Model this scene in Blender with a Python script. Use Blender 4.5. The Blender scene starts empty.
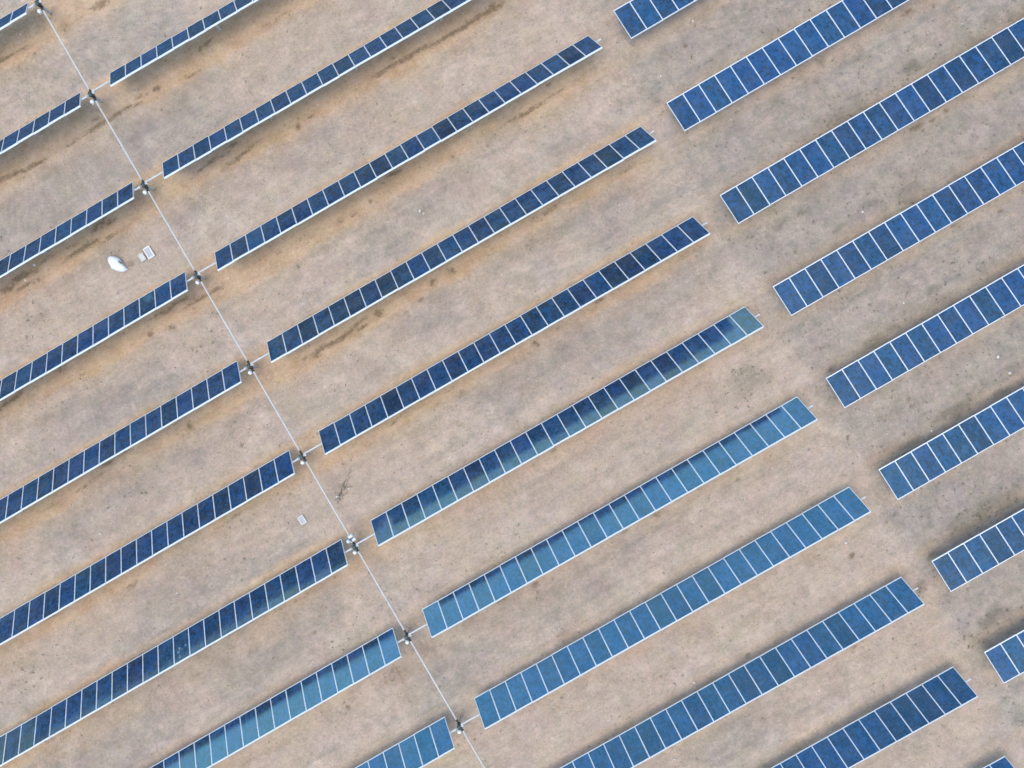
import bpy, math, random
import numpy as np
from mathutils import Matrix, Vector, Euler

random.seed(7)
rng = np.random.default_rng(7)
scene = bpy.context.scene
COL = scene.collection

# ------------------------------------------------------------------ survey
# world: x along the tracker rows, y across them, z up, metres; ground at z = 0
F_PX = 826.2
YAW, PX, PY = 0.52610, 0.01503, -0.01423
CAM = Vector((16.107, -32.089, 48.301))
TILT_AB, TILT_C = 0.79227, 0.14146
PITCH, PITCH_C = 5.97298, 6.00326
X_B0, X_A1, X_C0, Y_C0, X_N = 4.10, 2.085, 30.725, -17.9695, 2.70
MW_B, MW_C, ML, NMOD = 1.0345, 1.0315, 1.96, 24
TUBE_Z, PLANE = 1.346, 0.09

ROT = (Matrix.Rotation(PX, 3, 'X') @ Matrix.Rotation(PY, 3, 'Y') @ Matrix.Rotation(YAW, 3, 'Z'))


def at(px, py, z=0.0):
    """survey helper: a point of the ground plan read off the photograph"""
    d = ROT.transposed() @ Vector(((px - 512) / F_PX, -(py - 384) / F_PX, -1))
    t = (z - CAM.z) / d.z
    return CAM + d * t


# ------------------------------------------------------------------ helpers
class MB:
    def __init__(self):
        self.v, self.f, self.m, self.s = [], [], [], []

    def add(self, vs, fs, mi=0, smooth=False):
        o = len(self.v)
        self.v += [tuple(v) for v in vs]
        for f in fs:
            self.f.append(tuple(i + o for i in f))
            self.m.append(mi)
            self.s.append(smooth)

    def box(self, c, s, rz=0.0, mi=0, bev=0.0, M=None):
        hx, hy, hz = s[0] / 2, s[1] / 2, s[2] / 2
        b = bev
        vs = []
        if b <= 0:
            for z in (-hz, hz):
                vs += [(-hx, -hy, z), (hx, -hy, z), (hx, hy, z), (-hx, hy, z)]
            fs = [(3, 2, 1, 0), (4, 5, 6, 7), (0, 1, 5, 4), (1, 2, 6, 5), (2, 3, 7, 6), (3, 0, 4, 7)]
        else:
            def ring(x, y, z):
                return [(-x, -y + 0, z), (x, -y, z), (x, y, z), (-x, y, z)]

            def oct_(x, y, c_, z):
                return [(-x + c_, -y, z), (x - c_, -y, z), (x, -y + c_, z), (x, y - c_, z),
                        (x - c_, y, z), (-x + c_, y, z), (-x, y - c_, z), (-x, -y + c_, z)]
            rings = [oct_(hx - b, hy - b, b, -hz), oct_(hx, hy, b, -hz + b), oct_(hx, hy, b, hz - b), oct_(hx - b, hy - b, b, hz)]
            for r in rings:
                vs += r
            fs = [tuple(range(7, -1, -1)), tuple(range(24, 32))]
            for k in range(3):
                for i in range(8):
                    j = (i + 1) % 8
                    fs.append((k * 8 + i, k * 8 + j, k * 8 + 8 + j, k * 8 + 8 + i))
        R = Matrix.Rotation(rz, 4, 'Z') if M is None else M.to_4x4()
        self.add([R @ Vector(v) + Vector(c) for v in vs], fs, mi)

    def tube(self, a, b, r0, r1=None, n=12, mi=0, cap=True):
        a, b = Vector(a), Vector(b)
        r1 = r0 if r1 is None else r1
        d = (b - a).normalized()
        q = d.to_track_quat('Z', 'Y')
        vs = []
        for p, r in ((a, r0), (b, r1)):
            for i in range(n):
                t = 2 * math.pi * i / n
                vs.append(p + q @ Vector((r * math.cos(t), r * math.sin(t), 0)))
        fs = [(i, (i + 1) % n, n + (i + 1) % n, n + i) for i in range(n)]
        self.add(vs, fs, mi, True)
        if cap:
            self.add(vs[:n], [tuple(range(n - 1, -1, -1))], mi)
            self.add(vs[n:], [tuple(range(n))], mi)

    def lathe(self, c, prof, n=16, mi=0, axis='Z'):
        vs, fs = [], []
        for r, z in prof:
            for i in range(n):
                t = 2 * math.pi * i / n
                p = Vector((r * math.cos(t), r * math.sin(t), z))
                if axis == 'Y':
                    p = Vector((p.x, p.z, p.y))
                vs.append(p + Vector(c))
        for k in range(len(prof) - 1):
            for i in range(n):
                j = (i + 1) % n
                fs.append((k * n + i, k * n + j, k * n + n + j, k * n + n + i))
        fs.append(tuple(range(n - 1, -1, -1)))
        fs.append(tuple(range((len(prof) - 1) * n, len(prof) * n)))
        self.add(vs, fs, mi, True)

    def mesh(self, name, *mats):
        me = bpy.data.meshes.new(name)
        me.from_pydata(self.v, [], self.f)
        for m in mats:
            me.materials.append(m)
        me.polygons.foreach_set('material_index', self.m)
        me.polygons.foreach_set('use_smooth', self.s)
        me.update()
        return me


def link(name, me, parent=None, loc=(0, 0, 0), rot=(0, 0, 0)):
    o = bpy.data.objects.new(name, me)
    COL.objects.link(o)
    o.location = loc
    o.rotation_euler = rot
    if parent is not None:
        o.parent = parent
    return o


def tag(o, label=None, cat=None, group=None, kind=None):
    if label:
        o['label'] = label
    if cat:
        o['category'] = cat
    if group:
        o['group'] = group
    if kind:
        o['kind'] = kind
    return o


def copy_of(o, parent=None):
    c = o.copy()
    COL.objects.link(c)
    if parent is not None:
        c.parent = parent
    return c


# ------------------------------------------------------------------ materials
class NT:
    def __init__(self, name):
        self.mat = bpy.data.materials.new(name)
        self.mat.use_nodes = True
        self.n = self.mat.node_tree.nodes
        self.l = self.mat.node_tree.links
        self.bsdf = self.n['Principled BSDF']

    def node(self, t, **kw):
        nd = self.n.new(t)
        for k, v in kw.items():
            if k in nd.inputs:
                nd.inputs[k].default_value = v
            else:
                setattr(nd, k, v)
        return nd

    def to(self, a, b):
        self.l.new(a, b)

    def noise(self, vec, scale, detail=3, rough=0.6, dist=0.0):
        nd = self.node('ShaderNodeTexNoise')
        nd.inputs['Scale'].default_value = scale
        nd.inputs['Detail'].default_value = detail
        nd.inputs['Roughness'].default_value = rough
        nd.inputs['Distortion'].default_value = dist
        self.to(vec, nd.inputs['Vector'])
        return nd.outputs['Fac']

    def ramp(self, fac, lo, hi, a=0.0, b=1.0):
        nd = self.node('ShaderNodeMapRange')
        nd.inputs['From Min'].default_value = lo
        nd.inputs['From Max'].default_value = hi
        nd.inputs['To Min'].default_value = a
        nd.inputs['To Max'].default_value = b
        self.to(fac, nd.inputs['Value'])
        return nd.outputs['Result']

    def math(self, op, a, b=None):
        nd = self.node('ShaderNodeMath', operation=op)
        for i, x in enumerate((a, b)):
            if x is None:
                continue
            if isinstance(x, (int, float)):
                nd.inputs[i].default_value = x
            else:
                self.to(x, nd.inputs[i])
        return nd.outputs[0]

    def mix(self, fac, a, b, mode='MIX'):
        nd = self.node('ShaderNodeMix', data_type='RGBA', blend_type=mode)
        for s, x in ((nd.inputs[0], fac), (nd.inputs[6], a), (nd.inputs[7], b)):
            if isinstance(x, (int, float)):
                s.default_value = x
            elif isinstance(x, tuple):
                s.default_value = (*x, 1)
            else:
                self.to(x, s)
        return nd.outputs[2]


def simple(name, col, rough=0.6, metal=0.0, var=0.15, scale=6.0, spec=0.5):
    t = NT(name)
    co = t.node('ShaderNodeTexCoord').outputs['Object']
    n = t.noise(co, scale, 4)
    f = t.ramp(n, 0.3, 0.7, 1 - var, 1 + var)
    c = t.mix(1.0, col, f, 'MULTIPLY')
    t.to(c, t.bsdf.inputs['Base Color'])
    t.bsdf.inputs['Roughness'].default_value = rough
    t.bsdf.inputs['Metallic'].default_value = metal
    t.bsdf.inputs['Specular IOR Level'].default_value = spec
    return t.mat


M_FRAME = simple('anodised_aluminium', (.52,.54,.55), 0.42, 0.25, 0.05, 3)
M_BACK = simple('panel_backsheet', (0.62, 0.62, 0.60), 0.6, 0, 0.05)
M_TUBE = simple('galvanised_steel', (.36,.36,.345), 0.5, 0.15, 0.14, 4)
M_POST = simple('dusty_steel_pile', (.44, .41, .36), 0.75, 0, 0.12, 4)
M_SHAFT = simple('cream_painted_shaft', (.37,.36,.335), 0.5, 0, 0.10, 2)
M_GEAR = simple('dark_green_casting', (0.018, 0.034, 0.032), 0.5, 0, 0.3, 9)
M_BLACK = simple('black_rubber', (0.014, 0.015, 0.016), 0.6, 0, 0.3, 9)
M_CAP = simple('white_cap_plastic', (.56,.56,.55), 0.4, 0, 0.04)
M_MOTOR = simple('pale_grey_enclosure', (.36,.40,.42), 0.45, 0, 0.08)
M_SACK = simple('white_woven_plastic', (.54,.55,.555), 0.6, 0, 0.06, 8)
M_RIM = simple('pale_concrete_rim', (.54,.53,.50), 0.8, 0, 0.1, 14)
M_LID = simple('grey_lid', (.31,.315,.32), 0.7, 0, 0.12, 14)
M_PALELID = simple('pale_lid', (.42,.40,.375), 0.8, 0, 0.12, 14)
M_TWIG = simple('grey_brown_wood', (.125,.105,.085), 0.9, 0, 0.3, 3)
M_STONE = simple('white_stone', (.48,.455,.42), 0.8, 0, 0.15, 12)
M_PEBBLE = simple('mixed_gravel', (.235,.20,.16), 0.9, 0, 0.55, 0.9)
M_GRASS = simple('dry_weeds', (.12,.105,.072), 0.9, 0, 0.45, 0.8)
M_SMEAR = simple('dried_dust_smear', (.085,.11,.145), 0.6, 0, 0.3, 20)


def glass_material():
    t = NT('blue_silicon_cells_under_glass')
    co = t.node('ShaderNodeTexCoord').outputs['Object']
    info = t.node('ShaderNodeObjectInfo')
    sep = t.node('ShaderNodeSeparateColor')
    t.to(info.outputs['Color'], sep.inputs[0])
    # cell index: 6 x 12 cells
    mp = t.node('ShaderNodeMapping')
    mp.inputs['Scale'].default_value = (1 / 0.1575, 1 / 0.1575, 1)
    t.to(co, mp.inputs['Vector'])
    fl = t.node('ShaderNodeVectorMath', operation='FLOOR')
    t.to(mp.outputs[0], fl.inputs[0])
    off = t.node('ShaderNodeVectorMath', operation='ADD')
    cmb = t.node('ShaderNodeCombineXYZ')
    t.to(t.math('MULTIPLY', info.outputs['Random'], 913.0), cmb.inputs[2])
    t.to(fl.outputs[0], off.inputs[0])
    t.to(cmb.outputs[0], off.inputs[1])
    wn = t.node('ShaderNodeTexWhiteNoise', noise_dimensions='3D')
    t.to(off.outputs[0], wn.inputs['Vector'])
    off2 = t.node('ShaderNodeVectorMath', operation='ADD')
    t.to(co, off2.inputs[0])
    t.to(cmb.outputs[0], off2.inputs[1])
    stretch = t.node('ShaderNodeMapping')
    stretch.inputs['Scale'].default_value = (1.5, 0.45, 1)
    t.to(off2.outputs[0], stretch.inputs['Vector'])
    cloud = t.noise(stretch.outputs[0], 3.2, 4, 0.65)
    # per panel tint (object colour r), per cell value, soft streaks
    dark = (0.002, 0.009, 0.032)
    light = (0.004, 0.034, 0.116)
    v = t.math('ADD', t.math('MULTIPLY', t.math('SUBTRACT', wn.outputs['Value'], 0.5), 0.85), sep.outputs[0])
    v = t.math('ADD', v, t.math('MULTIPLY', t.math('SUBTRACT', cloud, 0.5), 1.9))
    c = t.mix(t.ramp(v, 0, 1), dark, light)
    # hue: g channel pushes to teal, b to violet
    c = t.mix(sep.outputs[1], c, t.mix(1.0, c, (0.75, 1.30, 0.92), 'MULTIPLY'))
    c = t.mix(sep.outputs[2], c, t.mix(1.0, c, (1.7, 0.82, 0.95), 'MULTIPLY'))
    # gaps between the cells
    fr = t.node('ShaderNodeVectorMath', operation='FRACTION')
    t.to(mp.outputs[0], fr.inputs[0])
    sx = t.node('ShaderNodeSeparateXYZ')
    t.to(fr.outputs[0], sx.inputs[0])
    g = t.math('MAXIMUM', t.math('LESS_THAN', sx.outputs[0], 0.022), t.math('LESS_THAN', sx.outputs[1], 0.022))
    c = t.mix(t.math('MULTIPLY', g, 0.30), c, (0.16, 0.23, 0.34))
    # dust film
    dust = t.ramp(t.noise(off2.outputs[0], 1.3, 3), 0.4, 0.75, 0.0, 0.05)
    c = t.mix(dust, c, (0.34, 0.29, 0.24))
    # anti-reflective glass: a tinted, gently angle-dependent mirror layer over the cells
    t.to(c, t.bsdf.inputs['Base Color'])
    t.bsdf.inputs['Roughness'].default_value = 0.6
    t.bsdf.inputs['Specular IOR Level'].default_value = 0.0
    fres = t.node('ShaderNodeFresnel')
    fres.inputs['IOR'].default_value = 1.78
    gl = t.node('ShaderNodeBsdfGlossy')
    gl.inputs['Roughness'].default_value = 0.11
    refl = t.math('MINIMUM', fres.outputs[0], 0.112)
    t.to(t.mix(1.0, (0.56, 0.98, 1.0), refl, 'MULTIPLY'), gl.inputs['Color'])
    add = t.node('ShaderNodeAddShader')
    t.to(t.bsdf.outputs[0], add.inputs[0])
    t.to(gl.outputs[0], add.inputs[1])
    t.to(add.outputs[0], t.n['Material Output'].inputs['Surface'])
    return t.mat


M_GLASS = glass_material()


def ground_material():
    t = NT('dry_desert_soil')
    co = t.node('ShaderNodeTexCoord').outputs['Object']
    at_ = t.node('ShaderNodeAttribute', attribute_name='marks')
    sp = t.node('ShaderNodeSeparateColor')
    t.to(at_.outputs['Color'], sp.inputs[0])
    strip, damp, scrub = sp.outputs[0], sp.outputs[1], sp.outputs[2]
    grey = at_.outputs['Alpha']
    n_big = t.noise(co, 0.22, 5, 0.6)
    n_mid = t.noise(co, 1.1, 6, 0.68)
    n_small = t.noise(co, 4.5, 5, 0.7)
    n_fine = t.noise(co, 17.0, 4, 0.75)
    n_grit = t.noise(co, 46.0, 2, 0.6)
    lane = t.mix(t.ramp(n_mid, 0.32, 0.68), (0.249, 0.196, 0.148), (0.309, 0.245, 0.191))
    lane = t.mix(t.ramp(n_big, 0.40, 0.66, 0, 0.65), lane, (0.278, 0.210, 0.153))
    lane = t.mix(grey, lane, t.mix(t.ramp(n_mid, 0.35, 0.65), (0.179, 0.150, 0.123), (0.233, 0.193, 0.154)))
    tan = t.mix(t.ramp(n_mid, 0.3, 0.7), (0.300, 0.194, 0.112), (0.325, 0.238, 0.158))
    c = t.mix(strip, lane, tan)
    # tonal break-up
    k = t.math('MULTIPLY', t.ramp(n_small, 0.25, 0.75, 0.84, 1.16), t.ramp(n_fine, 0.2, 0.8, 0.74, 1.26))
    k = t.math('MULTIPLY', k, t.ramp(n_grit, 0.25, 0.75, 0.80, 1.20))
    c = t.mix(1.0, c, k, 'MULTIPLY')
    for sc_, am in ((0.5, 0.09), (2.2, 0.10), (9.0, 0.09)):
        nz = t.node('ShaderNodeTexNoise')
        nz.inputs['Scale'].default_value = sc_
        nz.inputs['Detail'].default_value = 3
        t.to(co, nz.inputs['Vector'])
        tint = t.node('ShaderNodeVectorMath', operation='MULTIPLY_ADD')
        t.to(nz.outputs['Color'], tint.inputs[0])
        tint.inputs[1].default_value = (am * 1.6, am, am * 1.9)
        tint.inputs[2].default_value = (1 - am * .8, 1 - am * .5, 1 - am * .95)
        c = t.mix(1.0, c, tint.outputs[0], 'MULTIPLY')
    stm = t.node('ShaderNodeMapping')
    stm.inputs['Scale'].default_value = (0.16, 1, 1)
    t.to(co, stm.inputs['Vector'])
    n_str = t.noise(stm.outputs[0], 2.4, 5, 0.65, 0.4)
    c = t.mix(1.0, c, t.ramp(n_str, 0.30, 0.70, 0.92, 1.07), 'MULTIPLY')
    c = t.mix(1.0, c, t.ramp(t.noise(co, 0.55, 5, 0.7), 0.32, 0.66, 1.01, 1.21), 'MULTIPLY')
    # dark weeds / crust
    sm = t.ramp(t.math('ADD', scrub, t.math('MULTIPLY', t.math('SUBTRACT', n_small, 0.5), 1.5)), 0.30, 0.85)
    sm = t.math('MULTIPLY', sm, t.ramp(scrub, 0.02, 0.2))
    c = t.mix(t.math('MULTIPLY', sm, 0.72), c, t.mix(t.ramp(n_fine, 0.3, 0.7), (0.081, 0.073, 0.052), (0.143, 0.126, 0.091)))
    dm = t.ramp(t.math('ADD', damp, t.math('ADD', t.math('MULTIPLY', t.math('SUBTRACT', n_small, 0.5), 2.3), t.math('MULTIPLY', t.math('SUBTRACT', n_fine, 0.5), 1.5))), 0.28, 0.80)
    dm = t.math('MULTIPLY', dm, t.ramp(damp, 0.02, 0.2))
    c = t.mix(t.math('MULTIPLY', dm, 0.78), c, t.mix(t.ramp(n_fine, 0.3, 0.7), (0.084, 0.056, 0.032), (0.140, 0.095, 0.056)))
    # small dark specks and pale stones
    vo = t.node('ShaderNodeTexVoronoi', feature='F1')
    vo.inputs['Scale'].default_value = 2.3
    t.to(co, vo.inputs['Vector'])
    sc = t.node('ShaderNodeSeparateColor')
    t.to(vo.outputs['Color'], sc.inputs[0])
    spot = t.math('MULTIPLY', t.math('LESS_THAN', vo.outputs['Distance'], t.math('MULTIPLY', sc.outputs[1], 0.22)),
                  t.math('GREATER_THAN', sc.outputs[0], 0.76))
    c = t.mix(t.math('MULTIPLY', spot, 0.38), c, (0.105, 0.084, 0.063))
    vo2 = t.node('ShaderNodeTexVoronoi', feature='F1')
    vo2.inputs['Scale'].default_value = 3.1
    t.to(co, vo2.inputs['Vector'])
    sc2 = t.node('ShaderNodeSeparateColor')
    t.to(vo2.outputs['Color'], sc2.inputs[0])
    pale = t.math('MULTIPLY', t.math('LESS_THAN', vo2.outputs['Distance'], t.math('MULTIPLY', sc2.outputs[1], 0.16)),
                  t.math('GREATER_THAN', sc2.outputs[0], 0.86))
    c = t.mix(t.math('MULTIPLY', pale, 0.5), c, (0.420, 0.378, 0.329))
    t.to(c, t.bsdf.inputs['Base Color'])
    t.bsdf.inputs['Roughness'].default_value = 0.95
    t.bsdf.inputs['Specular IOR Level'].default_value = 0.15
    b = t.node('ShaderNodeBump')
    b.inputs['Strength'].default_value = 0.8
    b.inputs['Distance'].default_value = 0.05
    t.to(t.math('ADD', n_small, t.math('MULTIPLY', n_fine, 0.5)), b.inputs['Height'])
    t.to(b.outputs['Normal'], t.bsdf.inputs['Normal'])
    return t.mat


M_GROUND = ground_material()


# ------------------------------------------------------------------ ground
def vnoise(x, y, scale, seed, sx=1.0):
    """smooth value noise, features about 'scale' metres across (sx stretches them along the rows)"""
    r = np.random.default_rng(seed)
    N = 256
    g = r.random((N, N))
    u = x / (scale * sx) + 1000.37
    v = y / scale + 1000.71
    i, j = np.floor(u).astype(int), np.floor(v).astype(int)
    a, b = u - i, v - j
    a = a * a * (3 - 2 * a)
    b = b * b * (3 - 2 * b)
    i0, i1, j0, j1 = i % N, (i + 1) % N, j % N, (j + 1) % N
    return (g[i0, j0] * (1 - a) * (1 - b) + g[i1, j0] * a * (1 - b) + g[i0, j1] * (1 - a) * b + g[i1, j1] * a * b)


def fbm(x, y, scale, seed, sx=1.0, oct_=4, gain=0.55):
    s, w, tot = 0, 1.0, 0
    for k in range(oct_):
        s = s + w * vnoise(x, y, scale / 2 ** k, seed + k * 17, sx)
        tot += w
        w *= gain
    return s / tot


def smooth(a, b, x):
    t = np.clip((x - a) / (b - a), 0, 1)
    return t * t * (3 - 2 * t)


# stains and weed patches, (px, py, length m, width m, strength)
DAMP = [(100, 3, 1.3, .45, .9), (157, 89, .5, .35, 1), (140, 96, .45, .3, .8), (190, 75, 1.5, .3, .8), (205, 46, 1.2, .3, .9),
        (187, 52, .6, .3, .5), (95, 120, .7, .3, .8), (34, 54, .3, .25, .9), (169, 112, .3, .25, .7), (207, 165, 1.8, .25, .9),
        (220, 158, 1.4, .25, .7), (232, 145, 1.0, .35, .8), (298, 127, .4, .4, 1), (311, 116, .6, .3, .8), (393, 59, .5, .25, .8),
        (491, 5, .7, .4, 1), (393, 172, 1.1, .25, 1), (453, 157, .3, .25, .8), (687, 45, .3, .3, .9), (549, 85, .3, .3, .9),
        (712, 30, .5, .35, .6), (22, 277, 2.0, .35, 1), (7, 288, 1.2, .4, 1), (45, 261, 1.3, .3, .7), (70, 247, 1.1, .3, .7),
        (100, 224, 1.8, .55, .75), (112, 222, .9, .3, .9), (130, 262, .5, .5, .9), (37, 279, .4, .3, .8), (172, 326, .5, .3, 1),
        (150, 334, .45, .35, 1), (170, 307, 1.6, .3, .9), (160, 314, 1.6, .3, .7), (185, 300, .9, .3, .9), (195, 297, .4, .4, .8),
        (60, 369, 1.0, .4, .6), (192, 349, .5, .5, .5), (340, 221, .6, .35, .7), (356, 214, .5, .3, .9), (371, 201, .35, .3, .9),
        (318, 352, .5, .5, 1), (305, 358, .4, .3, .9), (325, 346, .5, .2, .8), (363, 328, .8, .25, 1), (376, 314, .5, .5, .9),
        (406, 293, .9, .3, .5), (432, 281, .6, .35, 1), (452, 271, .4, .5, .8), (420, 298, .4, .3, .8), (278, 251, .5, .3, .8),
        (534, 344, .45, .35, .95), (557, 329, .3, .25, .8), (599, 301, .7, .25, .8), (10, 401, 2.2, .35, .9), (192, 425, .5, .8, .8),
        (182, 436, .3, .3, .7), (107, 463, .8, .3, .9), (122, 453, 1.0, .3, .7), (150, 440, 1.2, .25, .6), (241, 444, .35, .35, .9),
        (393, 423, .6, .25, .9), (461, 396, .7, .4, .6), (435, 405, .8, .3, .5), (343, 464, .25, .25, .8), (553, 450, .5, .3, .9),
        (589, 428, .7, .25, .9), (657, 514, .6, .3, .9), (624, 531, .45, .35, .8), (738, 481, .35, .3, .9), (542, 418, .35, .3, .6),
        (848, 439, .35, .35, 1), (852, 555, .5, .3, .9), (843, 476, .5, .35, .7), (132, 583, .9, .35, .8), (50, 616, 1.1, .25, .8),
        (80, 736, .25, .3, .8), (120, 748, .35, .3, .6), (396, 673, 1.6, 1.2, .55), (347, 708, .4, .4, 1), (315, 632, .35, .3, .8),
        (503, 600, 1.0, .25, .9), (534, 586, .5, .45, .9), (564, 698, .4, .4, .8), (748, 656, .5, .3, .8), (699, 643, .25, .4, .6),
        (943, 727, .35, .35, .6), (855, 647, .6, .25, .8), (915, 130, .8, .35, 1), (934, 119, .5, .3, .8), (947, 111, .4, .25, .8),
        (907, 14, .9, .4, .9), (903, 454, .6, .25, .9), (978, 448, .3, .3, .7), (1000, 212, .5, .3, .7), (955, 224, .6, .25, .8),
        (330, 712, .3, .3, .6), (275, 640, .4, .3, .4), (612, 180, .5, .4, .4), (505, 300, .4, .3, .4), (700, 345, .4, .3, .5)]
SCRUB = [(747, 380, 2.6, 1.9, .62), (747, 393, 1.6, 1.1, .45), (770, 372, 1.4, .8, .4), (948, 415, 2.6, .7, .95), (910, 444, 2.0, .55, .8), (965, 405, 1.6, .8, .8),
         (983, 511, 2.2, .7, .85), (960, 520, 2.0, .7, .7), (998, 391, 1.8, .7, .7), (933, 556, .8, .5, .8), (923, 588, .8, .8, .9),
         (988, 618, 2.0, .9, .9), (1000, 612, 1.5, .8, .7), (912, 67, 1.2, .6, .9), (860, 95, 1.4, .5, .6), (820, 61, .8, .6, .7),
         (775, 100, 1.2, .6, .6), (805, 212, .9, .5, .7), (783, 222, 1.0, .5, .7), (830, 368, 1.0, .4, .9), (893, 328, 1.1, .5, .8),
         (895, 352, 1.3, .5, .5), (945, 70, 1.2, .5, .6), (850, 22, 1.0, .5, .6), (836, 228, 1.4, .5, .7), (870, 205, 1.6, .5, .7),
         (910, 190, 1.6, .6, .7), (935, 290, 1.4, .6, .7), (1000, 95, 1.2, .6, .6), (345, 487, .7, .5, .7), (428, 471, 2.0, 1.0, .35),
         (137, 484, 3.2, 2.0, .4), (37, 671, 3.0, 2.0, .4), (470, 225, 2.0, 1.0, .2), (240, 207, 1.4, .8, .5), (95, 345, 1.2, .3, .6),
         (40, 315, 3.0, 1.6, .4), (560, 470, 1.6, .8, .25), (685, 505, 2.0, 1.2, .3), (890, 550, 1.0, .8, .3), (1005, 760, 1.0, .5, .5),
         (870, 690, 1.5, .9, .25), (60, 25, .9, .6, .5), (700, 180, 1.4, .8, .2), (628, 300, 1.4, .8, .2), (400, 655, .8, .5, .5),
         (205, 12, 2.5, 1.0, .35), (330, 20, 2.4, 1.0, .3), (745, 365, 1.0, .9, .5), (820, 500, 1.5, .9, .3)]


def axis_coords(lo, hi, step, reach):
    core = np.arange(lo, hi + step * .5, step)
    g, s, d = [], step, 0
    while d < reach:
        s *= 1.28
        d += s
        g.append(d)
    g = np.array(g)
    return np.concatenate([(lo - g)[::-1], core, hi + g])


GX = axis_coords(-27, 57, 0.16, 5000)
GY = axis_coords(-72, 6, 0.16, 5000)
X, Y = np.meshgrid(GX, GY, indexing='ij')

wob = (fbm(X, Y, 5, 11, 1.5) - .5) * 1.2 + (fbm(X, Y, 1.2, 12) - .5) * .7
kA = np.clip(np.round(-Y / PITCH), -12, 22)
dA = -Y - kA * PITCH                           # distance below the row axis (towards the high edge side)
inAB = 1 - smooth(28.6, 30.4, X + wob * .6)
north = 1 - smooth(22, 46, -Y + 0.15 * (X - 5))  # the far upper part of the field has the stronger strips
strip = smooth(-1.35, -.8, dA + wob * .5) * (1 - smooth(1.15, 1.9, dA + wob)) * inAB
strip = strip * (0.24 + 0.92 * north) * (0.40 + 1.2 * smooth(.25, .75, fbm(X, Y, 2.6, 31, 2.0)))
# second, wider faint stain
strip = np.maximum(strip, smooth(.2, 1.0, dA) * (1 - smooth(1.6, 2.6, dA + wob * 1.5)) * inAB * .34 * (fbm(X, Y, 4, 41, 2) * 1.5))
# drip line: an eroded, patchy dark thread
drip = np.exp(-((dA - .98 + (fbm(X, Y, 2.6, 51, 1.6) - .5) * .9) / .16) ** 2)
patch = smooth(.50, .70, fbm(X, Y, 2.8, 61, 1.8))
damp = drip * patch * inAB * (0.10 + .85 * north)
rut = smooth(.60, .78, fbm(X, Y, .55, 71, 6)) * smooth(.1, .8, dA) * (1 - smooth(1.3, 2.1, dA)) * smooth(.47, .62, fbm(X, Y, 3.4, 73, 1.6))
damp = np.maximum(damp, rut * inAB * .75 * north)
line9 = np.exp(-((dA + 1.22 + wob * .12) / .10) ** 2) * inAB * smooth(24, 44, -Y)
damp = np.maximum(damp, line9 * .34 * (0.3 + fbm(X, Y, 1.5, 81, 2)))
# C block: row strips on the right, greyer, with dry weeds on the lower panel side
kC = np.round((Y_C0 - Y) / PITCH_C)
dC = (Y_C0 - Y) - kC * PITCH_C
inC = smooth(29.6, 31.0, X + wob)
stripC = smooth(.4, .9, dC + wob * .5) * (1 - smooth(1.1, 2.0, dC + wob)) * .45 + np.exp(-((dC + 1.1) / .35) ** 2) * .55
strip = np.maximum(strip, stripC * inC * (.3 + .9 * fbm(X, Y, 2, 91, 2)))
scrub = smooth(-2.8, -1.5, dC + wob) * (1 - smooth(-1.0, -.6, dC)) * inC * smooth(.45, .66, fbm(X, Y, 3.2, 101, 1.6)) * .62
scrub = np.maximum(scrub, inC * smooth(.55, .75, fbm(X, Y, 1.6, 111, 1.4)) * .34)
scrub = np.maximum(scrub, (1 - inC) * smooth(.60, .78, fbm(X, Y, 2.4, 121, 1.3)) * .22)
grey = np.clip(inC * (.62 + .75 * (fbm(X, Y, 4, 131) - .25)) + (1 - inC) * smooth(.48, .70, fbm(X, Y, 6.5, 141, 1.4)) * .7, 0, 1)
lane_d = np.abs(np.abs(np.where(X > 30, dC, dA)) - PITCH / 2)      # distance from the middle of the aisle
track = np.exp(-((lane_d - .85 + (fbm(X, Y, 6, 171, 2) - .5) * .6) / .16) ** 2) * smooth(.42, .62, fbm(X, Y, 5, 173, 2))
grey = np.clip(grey + track * .45, 0, 1)
grey *= 1 - np.clip(strip, 0, 1) * .6
for lst, arr in ((DAMP, 'd'), (SCRUB, 's')):
    for (px, py, lx, ly, st) in lst:
        c = at(px, py)
        ang = random.uniform(-.18, .18)
        i0, i1 = np.searchsorted(GX, [c.x - 3 * lx - 1, c.x + 3 * lx + 1])
        j0, j1 = np.searchsorted(GY, [c.y - 3 * lx - 1, c.y + 3 * lx + 1])
        xs, ys = X[i0:i1, j0:j1], Y[i0:i1, j0:j1]
        if xs.size == 0:
            continue
        s_ = random.randint(200, 9000)
        wx = (fbm(xs, ys, .9, s_) - .5) * 1.3 * ly
        wy = (fbm(xs, ys, .9, s_ + 5) - .5) * 1.3 * ly
        a = (xs - c.x + wx) * math.cos(ang) + (ys - c.y + wy) * math.sin(ang)
        b = -(xs - c.x + wx) * math.sin(ang) + (ys - c.y + wy) * math.cos(ang)
        r = np.sqrt((a / (lx * .62)) ** 2 + (b / (ly * .62)) ** 2)
        blob = (1 - smooth(.15, 1.45, r)) * st * (.88 if arr == 'd' else .92)
        tgt = damp if arr == 'd' else scrub
        tgt[i0:i1, j0:j1] = np.maximum(tgt[i0:i1, j0:j1], blob)

inside = (X > -29) & (X < 59) & (Y > -74) & (Y < 8)
Z = (fbm(X, Y, 3.5, 151) - .5) * .08 + (fbm(X, Y, .7, 161) - .5) * .05 - damp * .035 + strip * .015
far = np.maximum(np.maximum(-27 - X, X - 57), np.maximum(-72 - Y, Y - 6)).clip(0)
Z = Z * (1 - smooth(0, 20, far)) - .02

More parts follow.
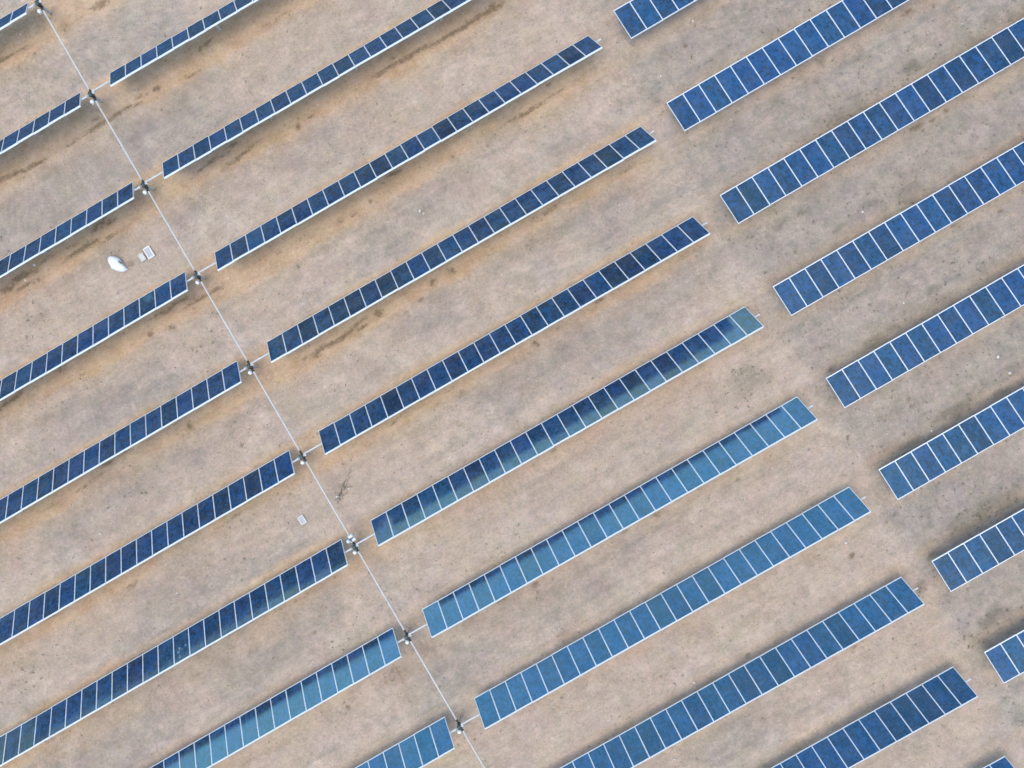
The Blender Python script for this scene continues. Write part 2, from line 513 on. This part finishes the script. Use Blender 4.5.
nx, ny = X.shape
V = np.stack([X, Y, Z], -1).reshape(-1, 3)
idx = np.arange(nx * ny).reshape(nx, ny)
Q = np.stack([idx[:-1, :-1], idx[1:, :-1], idx[1:, 1:], idx[:-1, 1:]], -1).reshape(-1, 4)
gm = bpy.data.meshes.new('ground')
gm.vertices.add(len(V))
gm.vertices.foreach_set('co', V.astype(np.float32).ravel())
gm.loops.add(Q.size)
gm.loops.foreach_set('vertex_index', Q.astype(np.int32).ravel())
gm.polygons.add(len(Q))
gm.polygons.foreach_set('loop_start', np.arange(0, Q.size, 4, dtype=np.int32))
gm.update(calc_edges=True)
gm.polygons.foreach_set('use_smooth', np.ones(len(Q), dtype=bool))
attr = gm.attributes.new('marks', 'FLOAT_COLOR', 'POINT')
attr.data.foreach_set('color', np.stack([np.clip(strip, 0, 1), np.clip(damp, 0, 1), np.clip(scrub, 0, 1), grey], -1).astype(np.float32).ravel())
gm.materials.append(M_GROUND)
ground = tag(link('ground', gm), kind='structure')


def ground_z(x, y):
    i = min(max(int(np.searchsorted(GX, x)), 0), nx - 1)
    j = min(max(int(np.searchsorted(GY, y)), 0), ny - 1)
    return float(Z[i, j])


def field_at(arr, xs, ys):
    i = np.clip(np.searchsorted(GX, xs), 0, nx - 1)
    j = np.clip(np.searchsorted(GY, ys), 0, ny - 1)
    return arr[i, j]


def raw_mesh(name, V, Fq, mat):
    me = bpy.data.meshes.new(name)
    n = Fq.shape[1]
    me.vertices.add(len(V))
    me.vertices.foreach_set('co', V.astype(np.float32).ravel())
    me.loops.add(Fq.size)
    me.loops.foreach_set('vertex_index', Fq.astype(np.int32).ravel())
    me.polygons.add(len(Fq))
    me.polygons.foreach_set('loop_start', np.arange(0, Fq.size, n, dtype=np.int32))
    me.update(calc_edges=True)
    me.materials.append(mat)
    return me


# gravel: small angular stones spread over the whole field
NG = 30000
gx, gy = rng.uniform(-26, 56, NG), rng.uniform(-71, 5, NG)
gr = 0.012 + 0.034 * rng.random(NG) ** 3.2
gz = field_at(Z, gx, gy)
base = np.array([(1, 0, 0), (0, 1, 0), (-1, 0, 0), (0, -1, 0), (0, 0, 1), (0, 0, -.6)], float)
fo = np.array([(0, 1, 4), (1, 2, 4), (2, 3, 4), (3, 0, 4), (1, 0, 5), (2, 1, 5), (3, 2, 5), (0, 3, 5)])
jit = 1 + (rng.random((NG, 6, 3)) - .5) * .7
th = rng.uniform(0, 6.28, NG)
P = base[None] * jit * gr[:, None, None] * np.array([1.2, .9, .7])
Pr = P.copy()
Pr[..., 0] = P[..., 0] * np.cos(th)[:, None] - P[..., 1] * np.sin(th)[:, None]
Pr[..., 1] = P[..., 0] * np.sin(th)[:, None] + P[..., 1] * np.cos(th)[:, None]
Pr += np.stack([gx, gy, gz + gr * .15], -1)[:, None, :]
Fg = (fo[None] + (np.arange(NG) * 6)[:, None, None]).reshape(-1, 3)
tag(link('gravel', raw_mesh('gravel', Pr.reshape(-1, 3), Fg, M_PEBBLE)),
    'loose small stones scattered over the bare soil between the rows', 'gravel', kind='stuff')

# dry weeds, thickest where the dark patches are
NT_ = 90000
tx, ty = rng.uniform(-26, 56, NT_), rng.uniform(-71, 5, NT_)
dens = field_at(scrub, tx, ty) ** 1.3 + .004 + .12 * field_at(inC, tx, ty) * field_at(grey, tx, ty)
keep = rng.random(NT_) < dens * .62
tx, ty = tx[keep], ty[keep]
tz = field_at(Z, tx, ty)
nb = 9
n_t = len(tx)
size = rng.uniform(.05, .17, n_t)
a = rng.uniform(0, 6.28, (n_t, nb))
ln = size[:, None] * rng.uniform(.5, 1.2, (n_t, nb))
hgt = size[:, None] * rng.uniform(.25, .9, (n_t, nb))
w = rng.uniform(.004, .012, (n_t, nb))
r0 = size[:, None] * rng.uniform(0, .4, (n_t, nb))
bx, by = tx[:, None] + r0 * np.cos(a * 3), ty[:, None] + r0 * np.sin(a * 3)
p0 = np.stack([bx - w * np.sin(a), by + w * np.cos(a), np.repeat(tz[:, None], nb, 1)], -1)
p1 = np.stack([bx + w * np.sin(a), by - w * np.cos(a), np.repeat(tz[:, None], nb, 1)], -1)
p2 = np.stack([bx + ln * np.cos(a), by + ln * np.sin(a), tz[:, None] + hgt], -1)
VV = np.stack([p0, p1, p2], 2).reshape(-1, 3)
tag(link('dry_grass', raw_mesh('dry_grass', VV, np.arange(len(VV)).reshape(-1, 3), M_GRASS)),
    'sparse dry weeds in dark grey green patches on the soil', 'dry grass', kind='stuff')

# ------------------------------------------------------------------ tracker parts
LIP, LOW, DEP = 0.024, 0.054, 0.075


def panel_mesh(wd):
    m = MB()
    w, l = wd - .010, ML
    top, bot = 0.0, -DEP
    m.box((0, -(l - LIP - .016) / 2, (top + bot) / 2 - .010), (w, LIP + .016, DEP + .020))
    m.box((0, (l - LOW) / 2, (top + bot) / 2), (w, LOW, DEP))
    il = l - LIP - .016 - LOW
    yc = (LIP + .016 - LOW) / 2
    for s in (-1, 1):
        m.box((s * (w - LIP) / 2, yc, (top + bot) / 2), (LIP, il, DEP))
    # back sheet, a few millimetres thick, and a junction box under it
    m.box((0, yc, -.014), (w - 2 * LIP, il, .006), mi=1)
    m.box((0, il * .36, -.034), (.14, .10, .034), mi=1)
    return m.mesh('solar_panel', M_FRAME, M_BACK)


def glass_mesh(wd):
    w, l = wd - .010 - 2 * LIP, ML - LIP - .016 - LOW
    m = MB()
    m.box((0, (LIP + .016 - LOW) / 2, -.0075), (w, l, .007))
    return m.mesh('panel_glass', M_GLASS)


def post_mesh(h):
    m = MB()                                        # wide-flange steel pile
    for s in (-1, 1):
        m.box((s * .073, 0, h / 2 - .25), (.009, .10, h + .5))
    m.box((0, 0, h / 2 - .25), (.137, .007, h + .5))
    return m.mesh('post', M_POST)


def bearing_mesh():
    m = MB()                                        # saddle and strap round the torque tube
    m.lathe((0, 0, 0), [(.052, -.05), (.060, -.05), (.066, -.03), (.066, .03), (.060, .05), (.052, .05)], 16, axis='Y')
    m.box((0, 0, -.095), (.16, .11, .06))
    me = m.mesh('bearing', M_TUBE)
    me.transform(Matrix.Rotation(math.pi / 2, 4, 'Z'))
    return me


def tube_mesh(x0, x1):
    m = MB()
    m.tube((x0, 0, 0), (x1, 0, 0), .052, n=12)
    return m.mesh('torque_tube', M_TUBE)


PM = {'B': panel_mesh(MW_B), 'C': panel_mesh(MW_C)}
GM = {'B': glass_mesh(MW_B), 'C': glass_mesh(MW_C)}
SMEAR = MB()
for (cx, cy, rx, ry) in ((-.18, -.34, .10, .10), (-.12, -.12, .09, .16), (.27, -.12, .08, .10), (-.14, -.66, .08, .16), (.02, -.22, .05, .05), (-.26, -.18, .04, .06)):
    n = 14
    vs = []
    for i in range(n):
        t = 2 * math.pi * i / n
        k = random.uniform(.55, 1.15)
        vs.append((cx + rx * k * math.cos(t), cy + ry * k * math.sin(t), .0))
    vs2 = [(x, y, .0015) for x, y, z in vs]
    SMEAR.add(vs + vs2, [tuple(range(n, 2 * n))] + [(i, (i + 1) % n, n + (i + 1) % n, n + i) for i in range(n)])
SMEAR_ME = SMEAR.mesh('dust_smear', M_SMEAR)

# panels of another tone, (block, row, panel counted from the row's left end): brightness
SPECIAL = {}
for b, k, js, v in (('C', 1, (12, 13), .15), ('C', 1, (4, 7), .72), ('C', 2, (1, 12, 17), .0), ('C', 2, (3, 7), .28), ('C', 3, (2, 6), .1),
                    ('C', 3, (10,), .22), ('C', 4, (9,), .25), ('C', 5, (5,), .22), ('C', 6, (3,), .10), ('B', 8, (11,), .10), ('B', 6, (16,), -.2),
                    ('B', 5, (4, 18), .0), ('B', 4, (2, 5, 7), .1), ('B', 9, (19, 15), .05), ('B', 10, (20, 21), .02), ('B', 10, (19, 22), .2),
                    ('B', 2, (17,), .15), ('B', 3, (2,), .8), ('C', 0, (0,), .25)):
    for j in js:
        SPECIAL[(b, k, j)] = v


ROWTILT = {('B', 7): .020, ('B', 6): .006, ('A', 6): -.022, ('A', 7): .004, ('A', 8): .02}


def tracker(block, k, label):
    wd = MW_C if block == 'C' else MW_B
    tilt = TILT_C if block == 'C' else TILT_AB
    if block == 'C':
        yc = Y_C0 - k * PITCH_C
        x0 = X_C0
        zt = 1.35 - PLANE * math.cos(tilt)
    else:
        yc = -k * PITCH
        x0 = X_B0 if block == 'B' else X_A1 - NMOD * wd
        zt = TUBE_Z
    ty_ = yc - PLANE * math.sin(tilt)
    L = NMOD * wd
    root = bpy.data.objects.new('solar_tracker', None)
    root.empty_display_size = .3
    COL.objects.link(root)
    yaw = -.0062 if block == 'B' else random.gauss(0, .0006)
    root.location = (x0, ty_ - yaw * L / 2, 0)
    root.rotation_euler = (0, 0, yaw)
    tag(root, label, 'solar row', 'tracker rows of blue solar panels')
    if block == 'B':
        tx0, tx1 = X_N + .16 - x0, L + .34
    elif block == 'A':
        tx0, tx1 = -.30, X_N - .16 - x0
    else:
        tx0, tx1 = .05, L + .3
    link('torque_tube', TUBES.setdefault(block, tube_mesh(tx0, tx1)), root, (0, 0, zt))
    posts = (.27, .5, .73, .992) if block == 'B' else ((.008, .27, .5, .73) if block == 'A' else (.03, .27, .5, .73, .97))
    for f in posts:
        p = link('post', POST, root, (L * f + (.14 if f > .99 else 0) - (.14 if f == .008 else 0), 0, zt - 1.225))
        link('bearing', BEAR, p, (0, 0, 1.225))
    for j in range(NMOD):
        e = Euler((-tilt + ROWTILT.get((block, k), 0) + random.gauss(0, .008), random.gauss(0, .003), random.gauss(0, .0012)))
        R = Matrix.Rotation(-tilt, 3, 'X')
        o = R @ Vector((0, random.gauss(0, .004), PLANE))
        p = link('solar_panel', PM['C' if block == 'C' else 'B'], root, (wd * (j + .5), o.y, zt + o.z), e)
        g = link('panel_glass', GM['C' if block == 'C' else 'B'], p)
        v = SPECIAL.get((block, k, j))
        if v is None:
            v = random.choice((.40, .5, .55, .6, .5)) + random.gauss(0, .085)
            if random.random() < .14:
                v -= random.uniform(.15, .32)
        g.color = (v, max(0, random.gauss(.25, .25)), max(0, random.gauss(.15, .2)), 1)
        if block == 'A' and k == 6 and j == 24 - 11:
            s = link('dust_smear', SMEAR_ME, p, (0, 0, .0006))
            p['label'] = 'panel with a pale dusty smear'
    return root


TUBES = {}
POST, BEAR = post_mesh(1.225), bearing_mesh()

LAB_A = ['short piece of dark solar row cut off by the top left corner',
         'narrow navy solar row at left edge, first full one below the top left corner',
         'navy solar row with wet brown ruts below it, directly above the white sack',
         'navy solar row directly below the white sack and the two utility boxes',
         'navy solar row at left edge, second below the white sack',
         'navy solar row at left, directly above the lone small utility box',
         'navy solar row with one dust smeared panel, ending at the gearbox with the motor',
         'half pale, half dark blue solar row at bottom left, left of the drive line',
         'short pale blue piece of solar row at bottom edge left of the drive line']
for k, lab in enumerate(LAB_A):
    tracker('A', k, lab)
LAB_B = {1: 'narrowest dark solar row right of the drive line, nearest the top left corner',
         2: 'second dark solar row right of the drive line, running out through the top edge',
         3: 'uppermost navy solar row in the middle block with both ends in view',
         4: 'navy solar row, second in the middle block with both ends in view',
         5: 'dark blue solar row, third in the middle block with both ends in view',
         6: 'blue solar row across the middle with ragged pale sheen on its lower half',
         7: 'pale sky blue solar row in mid field with a thin dark band along its top',
         8: 'evenly light blue solar row, lowest one with both ends in view',
         9: 'mid blue solar row directly below the evenly light blue one',
         10: 'deep blue wide solar row at bottom right, its left end cut off',
         11: 'tiny corner of a blue solar row at the bottom edge near the right corner'}
for k, lab in LAB_B.items():
    tracker('B', k, lab)
LAB_C = ['royal blue solar row at top right, short piece cut by the top edge',
         'royal blue flat solar row in the right block, second from the top',
         'royal blue flat solar row in the right block, third from the top, at upper right',
         'royal blue flat solar row in the right block, fourth from the top',
         'royal blue solar row in the right block, fifth from the top',
         'royal blue flat solar row in the right block, third from its lower end',
         'short royal blue solar row at the right edge, last but one of its block',
         'royal blue pair of panels at the right edge, lowest of the right block']
for k, lab in enumerate(LAB_C):
    tracker('C', k, lab)

# ------------------------------------------------------------------ drive line
DZ = TUBE_Z - .26


def shaft_mesh(l):
    m = MB()
    m.tube((0, -l / 2, 0), (0, l / 2, 0), .049, n=12)
    return m.mesh('drive_shaft', M_SHAFT)


SHAFT = shaft_mesh(PITCH - .72)
COLLAR = MB()
COLLAR.lathe((0, 0, 0), [(.03, -.05), (.062, -.045), (.062, .045), (.03, .05)], 14, axis='Y')
COLLAR = COLLAR.mesh('shaft_collar', M_TUBE)
SL = ['drive shaft segment nearest the top left corner',
      'drive shaft segment, second from the top left corner',
      'drive shaft segment passing right of the two utility boxes',
      'drive shaft segment, one gap below the white sack',
      'drive shaft segment, two gaps below the white sack',
      'drive shaft segment beside the twig heap',
      'drive shaft segment directly below the gearbox with the motor',
      'drive shaft segment between the two lowest gearboxes',
      'drive shaft segment cut by the bottom edge']
for k, lab in enumerate(SL):
    s = link('drive_shaft', SHAFT, None, (X_N, -(k + .5) * PITCH, DZ))
    tag(s, 'thin pale ' + lab, 'drive shaft', 'drive shaft segments')
    for e in (-1, 1):
        link('shaft_collar', COLLAR, s, (0, e * (PITCH - .72) / 2.02, 0))

housing = MB()
housing.box((0, 0, DZ + .07), (.18, .28, .40), bev=.03)
housing.lathe((0, 0, TUBE_Z), [(.05, -.14), (.09, -.14), (.125, -.10), (.125, .10), (.09, .14), (.05, .14)], 18, axis='Y')
HOUS = housing.mesh('gear_housing', M_GEAR)
uj = MB()
uj.box((0, 0, 0), (.07, .18, .09), bev=.012)
uj.lathe((0, 0, 0), [(.03, -.11), (.07, -.10), (.07, -.03), (.045, -.02), (.045, .02), (.07, .03), (.07, .10), (.03, .11)], 14, axis='Y')
UJ = uj.mesh('universal_joint', M_BLACK)
cap = MB()
cap.lathe((0, 0, 0), [(.10, -.10), (.115, -.06), (.115, .03), (.095, .075), (.05, .098), (.01, .104)], 20)
CAP = cap.mesh('end_cap', M_CAP)
bp = MB()
bp.box((0, 0, -.02), (.24, .20, .03), bev=.006)
bp.box((0, .11, .06), (.05, .03, .16))
BRK = bp.mesh('cap_bracket', M_TUBE)
cpl = MB()
cpl.lathe((0, 0, 0), [(.05, -.29), (.085, -.29), (.085, -.20), (.06, -.19), (.06, .19), (.085, .20), (.085, .29), (.05, .29)], 16, axis='Y')
CPL = cpl.mesh('tube_flange', M_TUBE)
CPL.transform(Matrix.Rotation(math.pi / 2, 4, 'Z'))
GL = ['at the top left corner', 'second from the top left corner', 'next one above the white sack', 'next one below the white sack',
      'second below the white sack', 'next above the twig heap', 'carrying pale drive motor boxes',
      'next below the one with the motor', 'nearest the bottom edge']
mt = MB()
mt.box((0, 0, 0), (.34, .17, .24), bev=.02)
mt.box((.02, .26, .02), (.30, .19, .30), bev=.03)
mt.lathe((-.26, .10, .02), [(.02, -.16), (.10, -.16), (.11, -.13), (.11, .13), (.08, .17), (.02, .17)], 18)
MOT = mt.mesh('drive_motor', M_MOTOR)
mc = MB()
mc.box((0, .0, .0), (.17, .10, .06), bev=.015)
MCOV = mc.mesh('terminal_cover', M_CAP)
md = MB()
md.box((0, 0, 0), (.06, .36, .10), bev=.015)
MDARK = md.mesh('motor_bracket', M_GEAR)
for k, lab in enumerate(GL):
    g = bpy.data.objects.new('gearbox', None)
    g.empty_display_size = .3
    COL.objects.link(g)
    y = -k * PITCH - PLANE * math.sin(TILT_AB)
    g.location = (X_N, y, 0)
    tag(g, 'dark green gearbox with white cap, ' + lab, 'gearbox', 'gearboxes along the drive line')
    link('post', POST, g, (0, 0, -.05))
    link('gear_housing', HOUS, g)
    for e in (-1, 1):
        link('universal_joint', UJ, g, (0, e * .25, DZ))
    link('tube_flange', CPL, g, (0, 0, TUBE_Z))
    b = link('cap_bracket', BRK, g, (-.20, -.30, DZ - .10))
    link('end_cap', CAP, b, (0, 0, .14))
    if k == 6:
        m_ = link('drive_motor', MOT, g, (.12, .38, DZ + .12), (0, 0, .12))
        link('terminal_cover', MCOV, m_, (.02, .27, .20))
        link('motor_bracket', MDARK, m_, (-.09, .12, .10))

# ------------------------------------------------------------------ loose things on the ground
c = at(117, 263)
OUT = [(220, 370), (232, 346), (262, 333), (305, 336), (345, 346), (373, 362), (396, 398), (420, 440), (450, 470), (464, 492), (456, 520),
       (418, 535), (372, 530), (322, 515), (285, 492), (258, 455), (236, 415)]
pts = [at(90 + a_ / 12.8, 230 + b_ / 12.8, .12) for a_, b_ in OUT]
ctr = sum(pts, Vector()) / len(pts)
m = MB()
rings = [(1.0, 0.0), (1.04, .10), (1.0, .20), (.86, .30), (.62, .37), (.32, .405)]
n = len(pts)
vs, fs = [], []
ax = (pts[10] - pts[1]).normalized()
for s_, z_ in rings:
    for p in pts:
        d = p - ctr
        along = ax * d.dot(ax)
        side = d - along
        q = ctr + along * (1 - (1 - s_) * .65) + side * s_
        q += Vector((random.gauss(0, .008), random.gauss(0, .008), 0))
        t_ = along.length / .55
        vs.append((q.x - ctr.x, q.y - ctr.y, z_ * (1.0 - .22 * t_ * t_) + random.gauss(0, .006)))
for r_ in range(len(rings) - 1):
    for i in range(n):
        j = (i + 1) % n
        fs.append((r_ * n + j, r_ * n + i, r_ * n + n + i, r_ * n + n + j))
fs.append(tuple(range((len(rings) - 1) * n + n - 1, (len(rings) - 1) * n - 1, -1)))
fs.append(tuple(range(n)))
m.add(vs, fs, 0, True)
me = m.mesh('sack', M_SACK)
me.update()
import bmesh
bm_ = bmesh.new()
bm_.from_mesh(me)
bmesh.ops.recalc_face_normals(bm_, faces=bm_.faces)
bm_.to_mesh(me)
bm_.free()
gz_ = ground_z(ctr.x, ctr.y)
sack = tag(link('sack', me, None, (ctr.x, ctr.y, gz_ - .02)), 'bulging white sack with a dark slit lying on the bare soil', 'sack')
sl = MB()
sl.box((0, 0, 0), (.26, .055, .05), bev=.012)
p = at(90 + 378 / 12.8, 230 + 412 / 12.8, .34)
ang = math.atan2(ax.y, ax.x)
link('opening', sl.mesh('opening', M_BLACK), sack, (p.x - ctr.x, p.y - ctr.y, .315), (.5, 0, ang + .1))
lp = MB()
lp.tube((-.10, 0, 0), (.10, 0, .02), .022, n=8)
link('tied_corner', lp.mesh('tied_corner', M_SACK), sack, (pts[9].x - ctr.x, pts[9].y - ctr.y, .10), (0, .3, ang))


def utility_box(px, py, w, l, lab, style):
    c_ = at(px, py, .1)
    z_ = ground_z(c_.x, c_.y)
    m_ = MB()
    t_ = .07 if style == 'rim' else .045
    h = .16
    for s_ in (-1, 1):
        m_.box((s_ * (w - t_) / 2, 0, h / 2 - .04), (t_, l, h), bev=.008)
        m_.box((0, s_ * (l - t_) / 2, h / 2 - .042), (w - 2 * t_, t_, h), bev=.006)
    o_ = link('utility_box', m_.mesh('utility_box', M_RIM if style != 'pale' else M_PALELID), None, (c_.x, c_.y, z_), (0, 0, random.gauss(0, .02)))
    tag(o_, lab, 'utility box')
    q = MB()
    q.box((0, 0, 0), (w - 2 * t_ - .008, l - 2 * t_ - .008, .03), bev=.006)
    if style == 'rim':
        q.box((-.04, .08, .016), (.12, .05, .012), bev=.004)
        q.box((.05, -.12, .016), (.03, .16, .012), bev=.004)
    link('lid', q.mesh('lid', M_PALELID if style == 'pale' else M_LID), o_, (0, 0, .095 if style == 'pale' else .085))
    return o_


utility_box(148.5, 252.3, .43, .70, 'larger of two utility boxes by the white sack, grey lid, white rim', 'rim')
utility_box(141.6, 257.1, .34, .48, 'smaller plain pale utility box between the larger box and the white sack', 'pale')
utility_box(302, 520, .36, .50, 'small white utility box alone on the soil left of the drive line', 'lone')

# heap of twigs
c = at(343, 490)
m = MB()
for i in range(34):
    a_ = random.gauss(1.0, .7)
    r_ = (random.gauss(0, .42), random.gauss(0, .20))
    l_ = random.uniform(.15, .45)
    p = Vector((r_[0] * .8 + r_[1] * .3, r_[1] + r_[0] * .55, random.uniform(.01, .07)))
    d = Vector((math.cos(a_), math.sin(a_), random.uniform(-.1, .25))) * l_
    mid = p + d * .5 + Vector((random.gauss(0, .03), random.gauss(0, .03), .02))
    w_ = random.uniform(.006, .016)
    m.tube(p, mid, w_, w_ * .8, 6)
    m.tube(mid, p + d, w_ * .8, w_ * .4, 6)
tag(link('twig_heap', m.mesh('twig_heap', M_TWIG), None, (c.x, c.y, ground_z(c.x, c.y) + .01)),
    'small heap of dead grey twigs on the soil right of the drive shaft', 'twig heap')


def stone(px, py, sz, lab, cat='stone', name='white_stone', seed=0, flat=.7):
    r = random.Random(seed + int(px * 7 + py))
    bm = bmesh.new()
    bmesh.ops.create_icosphere(bm, subdivisions=2, radius=1)
    ph = [Vector((r.gauss(0, 1), r.gauss(0, 1), r.gauss(0, 1))).normalized() for _ in range(7)]
    cut = [r.uniform(.55, .9) for _ in ph]
    for v in bm.verts:
        for q, k_ in zip(ph, cut):
            d = v.co.dot(q)
            if d > k_:
                v.co -= q * (d - k_)
        v.co = Vector((v.co.x * sz, v.co.y * sz * r.uniform(.72, .78), v.co.z * sz * flat))
    me_ = bpy.data.meshes.new(name)
    bm.to_mesh(me_)
    bm.free()
    me_.materials.append(M_STONE)
    c_ = at(px, py, .04)
    return tag(link(name, me_, None, (c_.x, c_.y, ground_z(c_.x, c_.y) + sz * .3), (0, 0, r.uniform(0, 3))), lab, cat, 'white stones on the soil')


for px, py, s_, lab in (
        (34, 265, .10, 'white stone in the wet rut below the row above the sack'),
        (25, 280, .09, 'pale stone at the lower left edge of the wet rut by the left edge'),
        (420, 211, .11, 'white stone lying alone in the upper middle lane right of the drive line'),
        (423.5, 213.5, .06, 'smaller white stone touching the lone one in the upper middle lane'),
        (318, 105, .06, 'small white stone near the second dark row at upper left'),
        (100, 534, .09, 'white stone in the lane at lower left, between two navy rows'),
        (177, 593, .07, 'white stone above the navy row with the smeared panel'),
        (863, 212, .08, 'white stone on grey soil above the third right row'),
        (904, 303, .07, 'white stone above the fourth right row'),
        (998, 357, .11, 'white stone near the right edge in the middle of the lane'),
        (1010, 373, .11, 'white stone by the right edge just above the fifth right row'),
        (932, 431, .07, 'white stone at the dark weed patch on the right'),
        (846, 543, .09, 'pinkish white stone between the light blue row and the right block'),
        (693, 21, .08, 'white stone below the short row at top right'),
        (661, 76, .07, 'white stone in the aisle at the top, left of the right block'),
        (20, 34, .09, 'pale orange stone on the tan soil in the top left corner'),
        (694, 683, .08, 'white stone just above the mid blue row at the bottom'),
        (675, 760, .08, 'white stone between the bottom rows near the bottom edge'),
        (228, 278, .06, 'white stone just right of the drive line below the sack level'),
        (802, 419, .06, 'white stone just off the right end of the pale sky blue row'),
        (819.5, 691, .06, 'white stone in the aisle above the deep blue bottom row'),
        (337, 496.5, .10, 'white scrap stone at the lower end of the twig heap'),
        (348.5, 488.5, .07, 'white scrap stone at the upper end of the twig heap')):
    stone(px, py, s_, lab)

# ------------------------------------------------------------------ light, sky, camera
SUN_DIR = Vector((-.34, -.08, 1.35)).normalized()       # towards the sun
elev = math.asin(SUN_DIR.z)
azim = math.atan2(SUN_DIR.x, SUN_DIR.y)                 # clockwise from +y
world = bpy.data.worlds.new('World')
scene.world = world
world.use_nodes = True
wn = world.node_tree.nodes
bg = wn['Background']
sky = wn.new('ShaderNodeTexSky')
sky.sky_type = 'NISHITA'
sky.sun_disc = False
sky.sun_elevation = elev
sky.sun_rotation = azim
sky.air_density = 1.0
sky.dust_density = 5.0
sky.altitude = 300
# low sky brightened by an added haze gradient and cloud noise to lift reflections
wl = world.node_tree.links
wco = wn.new('ShaderNodeTexCoord')
wsx = wn.new('ShaderNodeSeparateXYZ')
wl.new(wco.outputs['Generated'], wsx.inputs[0])
wnz = wn.new('ShaderNodeTexNoise')
wnz.inputs['Scale'].default_value = 5.0
wnz.inputs['Detail'].default_value = 5
wmp = wn.new('ShaderNodeMapping')
wmp.inputs['Scale'].default_value = (1, 1, 2.6)
wl.new(wco.outputs['Generated'], wmp.inputs['Vector'])
wl.new(wmp.outputs[0], wnz.inputs['Vector'])
wad = wn.new('ShaderNodeMath')
wad.operation = 'MULTIPLY_ADD'
wl.new(wnz.outputs['Fac'], wad.inputs[0])
wad.inputs[1].default_value = .16
wad.inputs[2].default_value = -.08
wz = wn.new('ShaderNodeMath')
wz.operation = 'ADD'
wl.new(wsx.outputs[2], wz.inputs[0])
wl.new(wad.outputs[0], wz.inputs[1])
wr = wn.new('ShaderNodeValToRGB')
el = wr.color_ramp.elements
el[0].position, el[0].color = 0.0, (.74, .64, .58, 1)
el[1].position, el[1].color = 1.0, (.25, .265, .275, 1)
for p_, c_ in ((.09, (.76, .69, .63)), (.20, (.66, .74, .74)), (.36, (.42, .52, .54)), (.52, (.26, .305, .33))):
    e_ = el.new(p_)
    e_.color = (*c_, 1)
wl.new(wz.outputs[0], wr.inputs['Fac'])
wmx = wn.new('ShaderNodeVectorMath')
wmx.operation = 'MULTIPLY'
wl.new(sky.outputs[0], wmx.inputs[0])
wsc = wn.new('ShaderNodeVectorMath')
wsc.operation = 'SCALE'
wsc.inputs['Scale'].default_value = 4.1
wl.new(wr.outputs[0], wsc.inputs[0])
wl.new(wsc.outputs[0], wmx.inputs[1])
wl.new(wmx.outputs[0], bg.inputs['Color'])
bg.inputs['Strength'].default_value = 0.15

sd = bpy.data.lights.new('sun', 'SUN')
sd.energy = 0.5
sd.angle = math.radians(40)
sd.color = (1.0, .955, .89)
so = bpy.data.objects.new('sun', sd)
COL.objects.link(so)
so.rotation_euler = SUN_DIR.to_track_quat('Z', 'Y').to_euler()
so.location = (16, -32, 60)

cd = bpy.data.cameras.new('camera')
cd.sensor_fit = 'HORIZONTAL'
cd.sensor_width = 36.0
cd.lens = F_PX * 36.0 / 1024.0
cd.clip_end = 12000
cam = bpy.data.objects.new('camera', cd)
COL.objects.link(cam)
cam.matrix_world = Matrix.Translation(CAM) @ ROT.transposed().to_4x4()
scene.camera = cam

scene.view_settings.view_transform = 'Standard'
scene.view_settings.look = 'None'
scene.view_settings.gamma = 1
scene.view_settings.exposure = 0.92
